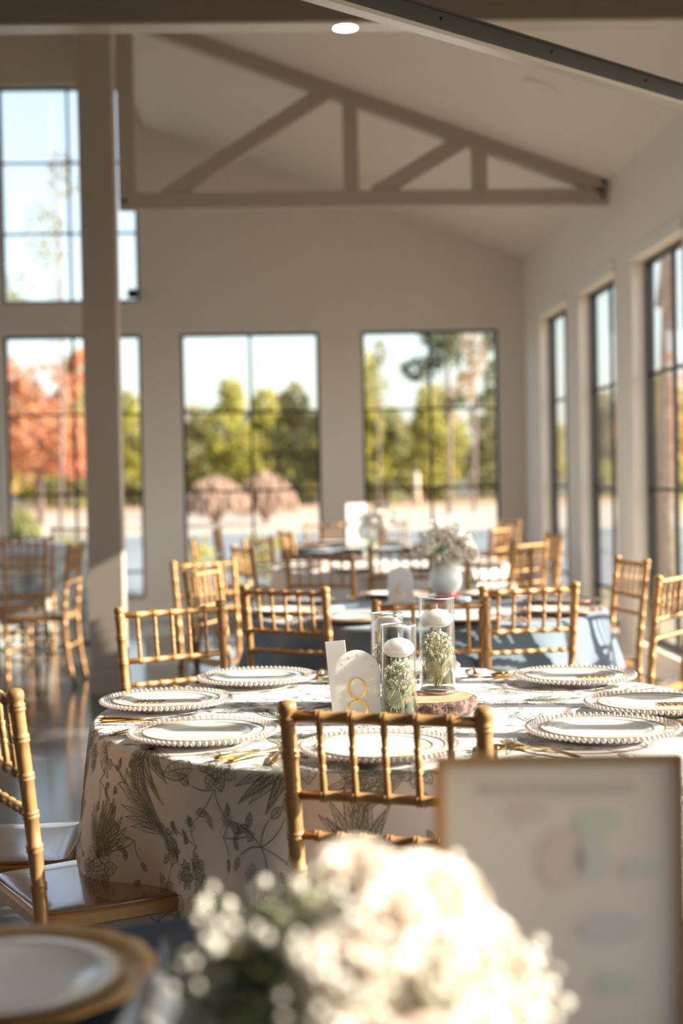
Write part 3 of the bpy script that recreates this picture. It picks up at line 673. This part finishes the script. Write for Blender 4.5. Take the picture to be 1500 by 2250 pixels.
# arched table number signs
def ring(b, cx, cz, ax, az, bx_, bz, y0, y1, n=40, mi=0):
    vs = []
    for (ax_, az_, y) in ((ax, az, y0), (bx_, bz, y0), (bx_, bz, y1), (ax, az, y1)):
        for k in range(n): t = 2*pi*k/n; vs.append((cx+ax_*cos(t), y, cz+az_*sin(t)))
    b.add(vs, [(i*n+k, i*n+(k+1) % n, ((i+1) % 4)*n+(k+1) % n, ((i+1) % 4)*n+k) for i in range(4) for k in range(n)], mi, False)
def text_mesh(s, size, name):
    cu = bpy.data.curves.new(name, 'FONT'); cu.body = s; cu.size = size; cu.extrude = .0004; cu.align_x = 'CENTER'; cu.align_y = 'CENTER'
    o = bpy.data.objects.new(name, cu); COL.objects.link(o); dg = bpy.context.evaluated_depsgraph_get(); dg.update()
    me = bpy.data.meshes.new_from_object(o.evaluated_get(dg)); bpy.data.objects.remove(o); bpy.data.curves.remove(cu); return me
TXT = mat('engraved_grey', (.70, .70, .70), .6)
def arch_sign(loc, rz, num, label, Wd=.112, H=.166, sc=1):
    t = empty('table_number_sign', loc, rz, label, 'sign'); pts = [(-Wd/2, .004), (Wd/2, .004), (Wd/2, H-Wd/2)]
    pts += [(Wd/2*cos(pi*k/24), H-Wd/2+Wd/2*sin(pi*k/24)) for k in range(1, 24)]+[(-Wd/2, H-Wd/2)]
    T = Matrix.Rotation(pi/2, 4, 'X'); MB().prism(pts, -.0015, .0015, 0, T).build('arch_panel', ACRYL, t)
    MB().box(-Wd/2-.008, Wd/2+.008, -.022, .022, 0, .004).build('gold_base', GOLDM, t)
    n = MB()
    if num == '8':
        P8 = []
        for k in range(41): q = radians(-48+276*k/40); P8.append(Vector((.0205*cos(q), 0, .0775+.0245*sin(q))))
        for k in range(41): q = radians(48-276*k/40); P8.append(Vector((.0240*cos(q), 0, .0275+.0240*sin(q))))
        K = len(P8); vs = []
        for k in range(K):
            d = (P8[(k+1) % K]-P8[k-1]).normalized(); nn = Vector((-d.z, 0, d.x)); w = .0008+.0030*abs(d.z)**1.6
            if 38 < k < 43: w = .0034
            if k > K-3 or k < 2: w = .0016
            for (sg, y) in ((1, -.0042), (-1, -.0042), (-1, -.0016), (1, -.0016)): vs.append(tuple(P8[k]+nn*w*sg+Vector((0, y, 0))))
        n.add(vs, [(4*k+j, 4*k+(j+1) % 4, 4*((k+1) % K)+(j+1) % 4, 4*((k+1) % K)+j) for k in range(K) for j in range(4)], 0, False)
    else:
        ring(n, 0, .046, .0180, .0205, .0118, .0180, -.0040, -.0016)
        pts6 = [(-.0145, .050), (-.0148, .070), (-.008, .090), (.004, .100), (.014, .097)]
        n.tube([(x, -.0028, z) for x, z in pts6], [.003, .0032, .0028, .002, .0015], 6)
    n.build('numeral', GOLDM, t)
    for k, chs in enumerate('TABLE'):
        a = radians(152-31*k); R = Wd/2-.014; me = text_mesh(chs, .011, 'letter'); me.materials.append(TXT)
        o = bpy.data.objects.new('letter', me); COL.objects.link(o); o.parent = t
        o.location = (R*cos(a), -.0019, H-Wd/2+R*sin(a)); o.rotation_euler = (pi/2, pi/2-a, 0)
        o.rotation_euler = (Matrix.Rotation(-(a-pi/2), 3, 'Y') @ Matrix.Rotation(pi/2, 3, 'X')).to_euler()
    return t
arch_sign((.155, 3.268, ZC-.002), radians(-24), '8', 'frosted arched table number sign with gold numeral eight')
arch_sign((.49, 6.20, ZC-.002), radians(-8), '6', 'frosted arched table number sign with numeral six on the blue table')
cd = MB().box(-.024, .024, -.0006, .0006, 0, .182).build('white_card', PAPER, None, (.122, 3.315, ZC-.002)); cd.rotation_euler = (radians(-4), radians(-6), radians(-14))
tag(cd, 'small blank white card standing behind the number eight sign', 'card')

# wood slice
b = MB(); n = 90; R0 = .105; wr = []
for k in range(n):
    a = 2*pi*k/n; wr.append(R0*(1+.045*sin(2*a+.4)+.03*sin(5*a)+.02*random.uniform(-1, 1)))
lv = [(0, .96), (.006, 1.03), (.012, 1.01), (.019, 1.05), (.026, 1.02), (.032, 1.05), (.036, 1.0), (.038, .955)]
vs = [(wr[k]*s*(1+.018*random.uniform(-1, 1))*cos(2*pi*k/n), wr[k]*s*(1+.018*random.uniform(-1, 1))*sin(2*pi*k/n), z) for z, s in lv for k in range(n)]
b.add(vs, [(i*n+k, i*n+(k+1) % n, (i+1)*n+(k+1) % n, (i+1)*n+k) for i in range(len(lv)-1) for k in range(n)])
tp = MB().add([(wr[k]*.955*cos(2*pi*k/n), wr[k]*.955*sin(2*pi*k/n), .0382) for k in range(n)], [tuple(range(n))], 0, False)
ws = empty('wood_slice', (.332, 3.37, ZC-.002), 0, 'round wood slice with rough bark edge under the tallest vase', 'wood slice')
b.build('bark', BARK, ws); tp.build('cut_face', WOODT, ws)

# cylinder vases with floating candles, gypsophila and leaves
def bb_cloud(b, st, c, rad, n, r=.0028, stems=True):
    for _ in range(n):
        while True:
            p = Vector((random.uniform(-1, 1), random.uniform(-1, 1), random.uniform(-1, 1)))
            if p.length < 1: break
        q = Vector((c[0]+p.x*rad[0], c[1]+p.y*rad[1], c[2]+p.z*rad[2]))
        b.ball(q, r*random.uniform(.7, 1.25), 0, 6, 4)
        if stems and st is not None:
            e = q-Vector((random.gauss(0, .3)*rad[0], random.gauss(0, .3)*rad[1], random.uniform(.3, .8)*rad[2])); st.tube([q, (q+e)/2+Vector((random.gauss(0, .002), random.gauss(0, .002), 0)), e], .0005, 4, 0, False)
def vase(x, y, z, R, H, wl, label, lab2):
    t = empty('cylinder_vase', (x, y, z), 0, label, 'vase', 'glass cylinder vases'); w = .003
    MB().lathe([(.0001, 0), (R-.003, 0), (R, .003), (R, H-.001), (R-.001, H), (R-w, H-.001), (R-w, .010), (.0001, .009)], 56).build('glass', VGLASS, t)
    MB().lathe([(.0001, .011), (R-w-.0006, .011), (R-w-.0006, wl), (.0001, wl)], 48).build('water', WATER, t)
    MB().lathe([(R-w-.0004, H-.0022), (R-w, H-.0002), (R-w*.5, H+.0010), (R+.0002, H-.0002), (R+.0004, H-.0022)], 56).build('rim', RIMG, t)
    MB().lathe([(R-w, .004), (R-.0002, .003), (R-.0002, .010), (R-w, .012)], 56).build('base_edge', glassmat('base_glass', (.6, .62, .6), .03, .35, .9), t)
    cn = empty('floating_candle', (x, y, z+wl-.012), 0, 'white floating candle in the '+lab2, 'candle', 'floating candles')
    r = R-w-.0008
    MB().lathe([(.0001, 0), (r*.55, .001), (r*.85, .008), (r*.99, .016), (r, .020), (r*.93, .028), (r*.66, .0385), (r*.25, .0435), (.0001, .044)], 40).build('wax', WAX, cn)
    MB().tube([(0, 0, .042), (.0006, 0, .048), (.001, 0, .056)], [.0035, .0016, .0005], 8).build('wick', WAX, cn)
    g = empty('flower_sprig', (x, y, z), 0, 'baby\'s breath sprig under water in the '+lab2, 'flowers', 'sprigs in the vases')
    b = MB(); st = MB(); bb_cloud(b, st, (0, 0, wl-.062), (R*.88, R*.88, .052), 260, .0032)
    bl = b.build('blossoms', BREATH, g); bl['kind'] = 'stuff'
    for _ in range(26):
        a = random.uniform(0, 6.28); a2 = a+random.uniform(-1, 1); r1 = R*.2; r2 = R*.82
        st.tube([(r1*cos(a), r1*sin(a), .014), (r1*1.6*cos(a2), r1*1.6*sin(a2), wl*.45), (r2*cos(a2), r2*sin(a2), wl-random.uniform(.02, .06))], .0006, 4, 0, False)
    st.build('stems', STEM, g)
    return g
def leaf_obj(parent, p, d, nrm_, L, Wd, name='leaf'):
    d = Vector(d).normalized(); nn = Vector(nrm_); nn = (nn-d*nn.dot(d)).normalized(); s = d.cross(nn); vs = []; N = 8
    for i in range(N+1):
        t = i/N; w = Wd*sqrt(max(0, sin(pi*min(1, t*1.0+.001)))); q = Vector(p)+d*L*t+nn*(L*.12*sin(pi*t))
        vs += [q+s*w+nn*.12*w, q, q-s*w+nn*.12*w]
    b = MB().add(vs, [(3*i+j, 3*i+j+1, 3*i+3+j+1, 3*i+3+j) for i in range(N) for j in (0, 1)])
    return b.build(name, LEAFM, parent)
g1 = vase(.249, 3.241, ZC-.002, .041, .225, .163, 'glass cylinder vase nearest the camera, beside the number eight sign', 'front vase')
g2 = vase(.356, 3.417, ZC+.0365, .0435, .232, .172, 'tallest glass cylinder vase, standing on the wood slice', 'tallest vase')
g3 = vase(.243, 3.52, ZC-.002, .041, .225, .186, 'glass cylinder vase at the back left behind the other two', 'back vase')
for (g, Z0) in ((g1, .02), (g2, .02)):
    for k in range(5):
        a = k*1.3+.4; leaf_obj(g, (.010*cos(a), .010*sin(a), Z0+.010*k), (cos(a)*.8, sin(a)*.8, 1.0), (cos(a), sin(a), -.3), .042, .021)
for i, (x, y, a, w_) in enumerate(((.308, 3.268, 2.2, 'beside the front vase, against the wood slice'), (.285, 3.17, -.2, 'on the floral cloth in front of the front vase'), (.085, 3.93, .4, 'near the back edge of the floral table, left of the card'), (.11, 3.88, 1.6, 'just right of the other leaf at the back edge'))):
    t = empty('eucalyptus_leaf', (x, y, ZC), a, 'green rounded leaf '+w_, 'leaf')
    leaf_obj(t, (0, 0, .002), (1, 0, .9 if i == 0 else .12), (0, -.6 if i == 0 else 0, 1), .035, .015, 'blade')
    MB().tube([(0, 0, .001), (-.02, .004, .002), (-.045, 0, .001)], .0007, 5).build('stalk', mat('red_stalk', (.45, .16, .09), .6), t)

# ------------------------------------------------------------------ bouquet helpers
def rose_mesh(R, M):
    b = MB()
    for ring_, (n, r, lean, h) in enumerate(((3, .14, .02, .62), (4, .30, .10, .74), (5, .48, .24, .78), (6, .68, .48, .72), (7, .86, .85, .58))):
        for k in range(n):
            a0 = 2*pi*k/n+ring_*.9+random.uniform(-.15, .15); vs = []; U, V = 6, 5; wdt = 2*pi/n*.78
            for i in range(U+1):
                u = -1+2*i/U
                for j in range(V+1):
                    v = j/V; rad = R*(r*.35+(r*.65+lean*.25*v*v)*sin(pi/2*min(1, v*1.15)))*(1+.05*u*u); z = R*(-.35+h*v*(1-.12*u*u)+(-.10*lean*v**4)*3)
                    a = a0+u*wdt*(.45+.55*sin(pi*(.15+.7*v))); vs.append((rad*cos(a), rad*sin(a), z))
            b.add(vs, [(i*(V+1)+j, (i+1)*(V+1)+j, (i+1)*(V+1)+j+1, i*(V+1)+j+1) for i in range(U) for j in range(V)])
    b.lathe([(.0001, -.55*R), (.25*R, -.5*R), (.5*R, -.3*R), (.45*R, .0)], 12)
    return b.mesh('rose', M)
RM = [rose_mesh(1, ROSEM), rose_mesh(1, ROSEP)]
def bouquet(loc, R, H, label, n_b, roses, nclump=60, dens=9, br=.0045, leaves=30):
    t = empty('flower_bouquet', loc, 0, label, 'flowers')
    b = MB(); st = MB(); lf = MB()
    for i in range(nclump):
        a = random.uniform(0, 2*pi); p = math.acos(random.uniform(.05, 1)); q = Vector((sin(p)*cos(a)*R, sin(p)*sin(a)*R, cos(p)*H))*random.uniform(.8, 1.1)
        for _ in range(dens):
            e = q+Vector((random.gauss(0, 1), random.gauss(0, 1), random.gauss(0, .8)))*R*.10; b.ball(e, br*random.uniform(.7, 1.4), 0, 7, 5)
            st.tube([e, q*.86, q*.6], .0006, 4, 0, False)
        st.tube([q*.9, q*.5+Vector((0, 0, -.01)), Vector((q.x*.12, q.y*.12, -H*.8))], .0012, 5, 0, False)
    o = b.build('babys_breath', BREATH, t); o['kind'] = 'stuff'
    st.build('stems', STEM, t)
    for i in range(leaves):
        a = random.uniform(0, 2*pi); p = random.uniform(.5, 1.6); d = Vector((sin(p)*cos(a), sin(p)*sin(a), cos(p)*.8)); leaf_obj(t, d*R*.45, d, (0, 0, 1), R*.5, R*.13)
    for (x, y, z, s, k) in roses:
        o = bpy.data.objects.new('rose', RM[k]); COL.objects.link(o); o.parent = t; o.location = (x, y, z); o.scale = (s, s, s)
        o.rotation_euler = Vector((x*2, y*2-.15, max(z, .02)+.05)).to_track_quat('Z', 'Y').to_euler()
    return t
# foreground vase and bouquet
fv = empty('flower_vase', (.045, 1.12, ZC), 0, 'round glass vase holding the foreground bouquet', 'vase')
MB().lathe([(.0001, 0), (.045, 0), (.065, .02), (.072, .05), (.060, .09), (.045, .12), (.050, .135), (.047, .135), (.042, .12), (.057, .09), (.069, .05), (.062, .022), (.0001, .004)], 40).build('glass', VGLASS, fv)
bouquet((.045, 1.12, ZC+.13), .138, .108, 'large blurred bouquet of white roses and baby\'s breath in the foreground', 0,
        [(.055, -.085, .060, .038, 0), (.110, -.03, .055, .036, 0), (-.008, -.095, .070, .038, 0), (.06, -.03, .105, .038, 0), (.0, -.13, .02, .034, 1), (.085, -.10, .01, .036, 0), (.005, .0, .118, .034, 0), (.135, .0, .01, .034, 0), (.045, -.13, .02, .03, 1), (.10, .05, .085, .034, 0), (.03, -.06, .10, .03, 0)],
        nclump=105, dens=9, br=.0042, leaves=90)
# foreground framed menu
fr = empty('framed_menu', (.252, 1.33, ZC), radians(-3), 'blurred framed menu sign with a gold frame in the right foreground', 'sign')
fw, fh, ft = .118, .298, .011
f = MB(); f.box(-fw, fw, -.011, .011, 0, ft); f.box(-fw, fw, -.011, .011, fh-.006, fh); f.box(-fw, -fw+ft*.8, -.011, .011, ft, fh-.006); f.box(fw-ft*.5, fw, -.011, .011, ft, fh-.006); f.build('gold_frame', GOLDC, fr)
MB().box(-fw+.005, fw-.004, -.004, .004, .006, fh-.004).build('menu_sheet', MENU, fr)
bl_ = MB()
for k in range(10): bl_.box(-.075+k*.015, -.065+k*.015, -.0052, -.0042, .262, .272, 4)
for cx_, cz_, rx_, rz_, mi in ((.0, .20, .022, .030, 0), (.035, .235, .022, .014, 1), (.03, .20, .016, .022, 2), (.075, .19, .02, .010, 2), (.045, .135, .030, .016, 3), (.05, .08, .02, .012, 1), (.02, .265, .05, .006, 4), (-.03, .245, .02, .012, 0)):
    n = 20; bl_.add([(cx_, -.0050, cz_)]+[(cx_+rx_*cos(2*pi*k/n)*(1+.2*sin(3*k)), -.0050, cz_+rz_*sin(2*pi*k/n)) for k in range(n)], [(0, 1+(k+1) % n, 1+k) for k in range(n)], mi, False)
bl_.build('printed_pictures', BLOT, fr)
# foreground charger with plate
t = empty('charger_plate', (-.325, 1.575, ZC), 0, 'antique gold charger plate with scalloped rim in the left foreground', 'charger plate')
b = MB(); n = 144; prof = [(.0001, .003), (.10, .003), (.125, .009), (.150, .017), (.168, .021), (.169, .0235), (.150, .0205), (.125, .013), (.10, .007), (.0001, .0065)]
vs = [(r*(1+(.022*abs(sin(8*2*pi*k/n)) if r > .14 else 0))*cos(2*pi*k/n), r*(1+(.022*abs(sin(8*2*pi*k/n)) if r > .14 else 0))*sin(2*pi*k/n), z) for r, z in prof for k in range(n)]
b.add(vs, [(i*n+k, i*n+(k+1) % n, (i+1)*n+(k+1) % n, (i+1)*n+k) for i in range(len(prof)-1) for k in range(n)]); b.build('dish', GOLDC, t)
dup(pl, (-.325, 1.575, ZC+.0075), 0, 'white dinner plate on the antique gold charger in the left foreground')
# white napkin on the navy table
nb = MB(); N = 14; vs = []
for i in range(N+1):
    for j in range(N+1):
        u, v = i/N-.5, j/N-.5; vs.append((u*.12, v*.10, .006+.105*max(0, 1-2.0*abs(u))**.8*(1-.9*abs(v))+.004*sin(9*v+4*u)))
nb.add(vs, [(i*(N+1)+j, (i+1)*(N+1)+j, (i+1)*(N+1)+j+1, i*(N+1)+j+1) for i in range(N) for j in range(N)])
tag(nb.build('napkin', SEATW, None, (-.135, 1.33, ZC)), 'blurred folded white napkin at the bottom left of the bouquet', 'napkin')
tb = empty('water_glass', (-.105, 1.47, ZC), 0, 'clear tumbler between the gold charger and the bouquet', 'glass')
MB().lathe([(.0001, .002), (.028, .002), (.030, .006), (.034, .085), (.032, .085), (.028, .01), (.0001, .008)], 36).build('glass', VGLASS, tb)

# ------------------------------------------------------------------ blue table
nm8 = ['front', 'front left', 'left', 'back left', 'back', 'back right', 'right end', 'front right']
def make_rcharger(label, group):
    t = empty('charger_plate', (0, 0, 0), 0, label, 'charger plate', group)
    MB().lathe([(.0001, .003), (.10, .003), (.125, .009), (.155, .016), (.165, .018), (.165, .021), (.150, .0195), (.125, .013), (.10, .007), (.0001, .0065)], 60).build('dish', ROSEC, t); return t
rc = None
def napkin_mesh():
    b = MB(); b.box(-.05, .05, -.11, .11, 0, .006); b.box(-.048, .048, -.108, .108, .006, .012); return b
nap = None
for ti, (P_, nm, rot_) in enumerate(((T6, 'steel blue table', -81), (T3, 'ivory table', -70), (T2, 'far blue table', -60))):
    for i in range(8):
        a = radians(rot_-45*i); c_ = (P_[0]+.60*cos(a), P_[1]+.60*sin(a)); w = 'at the %s seat of the %s' % (nm8[i], nm)
        rc = put(rc, make_rcharger, (c_[0], c_[1], ZC), a, 'rose gold charger plate '+w, 'rose gold chargers on the '+nm)
        dup(pl, (c_[0], c_[1], ZC+.0075), a, 'white gold-rimmed plate '+w, 'white plates on the '+nm)
        q = (P_[0]+.40*cos(a+.33), P_[1]+.40*sin(a+.33))
        if ti == 0 and i in (0, 1, 3, 5):
            o = napkin_mesh().build('napkin', mat('pale_blue_napkin', (.50, .60, .66), .8) if nap is None else nap, None, (q[0], q[1], ZC)); nap = o.data.materials[0]
            o.rotation_euler = (0, 0, a); tag(o, 'folded pale blue napkin inside the %s plate of the steel blue table' % nm8[i], 'napkin', 'pale blue napkins')
        if ti == 0:
            lat = Vector((sin(a), -cos(a))); f_ = Vector(c_)+lat*.205; k2 = Vector(c_)-lat*.2
            dup(fk, (f_.x, f_.y, ZC), a+pi, 'gold fork '+w, 'gold forks on the blue table'); dup(kn, (k2.x, k2.y, ZC), a+pi, 'gold knife '+w, 'gold knives on the blue table')
v6 = empty('bulbous_vase', (.700, 6.33, ZC), 0, 'white bulbous vase with a red foot on the steel blue table', 'vase')
MB().lathe([(.040, .028), (.062, .05), (.074, .085), (.070, .12), (.052, .15), (.040, .165), (.044, .175), (.040, .175), (.036, .16)], 36).build('body', CHINA, v6)
MB().lathe([(.0001, 0), (.070, 0), (.072, .008), (.050, .018), (.040, .030), (.0001, .03)], 36).build('foot', REDM, v6)
bouquet((.700, 6.33, ZC+.19), .135, .15, 'airy bouquet of white blossoms in the bulbous vase', 0, [(.06, -.05, .05, .045, 0), (.10, .0, .08, .042, 0), (.03, -.08, .02, .042, 0), (.12, -.05, .02, .042, 0), (.0, -.04, .10, .035, 1)], 60, 7, .006, 30)
# far table: white sign and bouquet
ps = empty('poster_sign', (.545, 11.15, ZC), radians(35), 'bright white sign standing on the far blue table', 'sign')
o = MB().box(-.10, .10, -.003, .003, .03, .35).build('board', PAPER, ps)
MB().box(-.05, .05, -.05, .05, 0, .012).build('base', PAPER, ps); MB().tube([(0, 0, .01), (0, 0, .05)], .008, 8).build('stand', GOLDM, ps)
v2 = empty('small_vase', (.74, 11.25, ZC), 0, 'copper coloured vase next to the white sign', 'vase')
MB().lathe([(.0001, 0), (.05, 0), (.055, .02), (.048, .12), (.052, .13), (.046, .13), (.0001, .01)], 24).build('body', ROSEC, v2)
bouquet((.74, 11.25, ZC+.14), .12, .20, 'white bouquet next to the bright white sign on the far table', 0, [(.02, -.08, .12, .05, 0), (-.05, -.08, .07, .05, 0), (.07, -.05, .06, .05, 0), (.0, -.03, .19, .045, 0)], 50, 6, .009, 20)
# ivory table: clear vase with greenery, arrangement
v3 = empty('cylinder_vase', (.52, 8.9, ZC), 0, 'glass cylinder vase with greenery on the ivory table', 'vase')
MB().lathe([(.0001, 0), (.045, 0), (.045, .23), (.042, .23), (.042, .01), (.0001, .01)], 32).build('glass', VGLASS, v3)
g = empty('greenery_sprig', (.52, 8.9, ZC+.02), 0, 'green leafy sprig inside the vase on the ivory table', 'plant')
for k in range(10): a = k*1.1; leaf_obj(g, (.01*cos(a), .01*sin(a), .015*k), (cos(a)*.6, sin(a)*.6, .8), (cos(a), sin(a), .1), .06, .02)
vL = empty('small_vase', (-2.52, 12.05, ZC), 0, 'pale vase on the patterned cloth at the far left', 'vase')
MB().lathe([(.0001, 0), (.05, 0), (.06, .05), (.045, .12), (.05, .13), (.04, .13), (.0001, .01)], 24).build('body', CHINA, vL)
bouquet((-2.52, 12.05, ZC+.14), .11, .12, 'pale green bouquet on the far left table', 0, [(.0, -.06, .07, .05, 0), (.06, -.05, .04, .05, 0)], 40, 6, .009, 24)
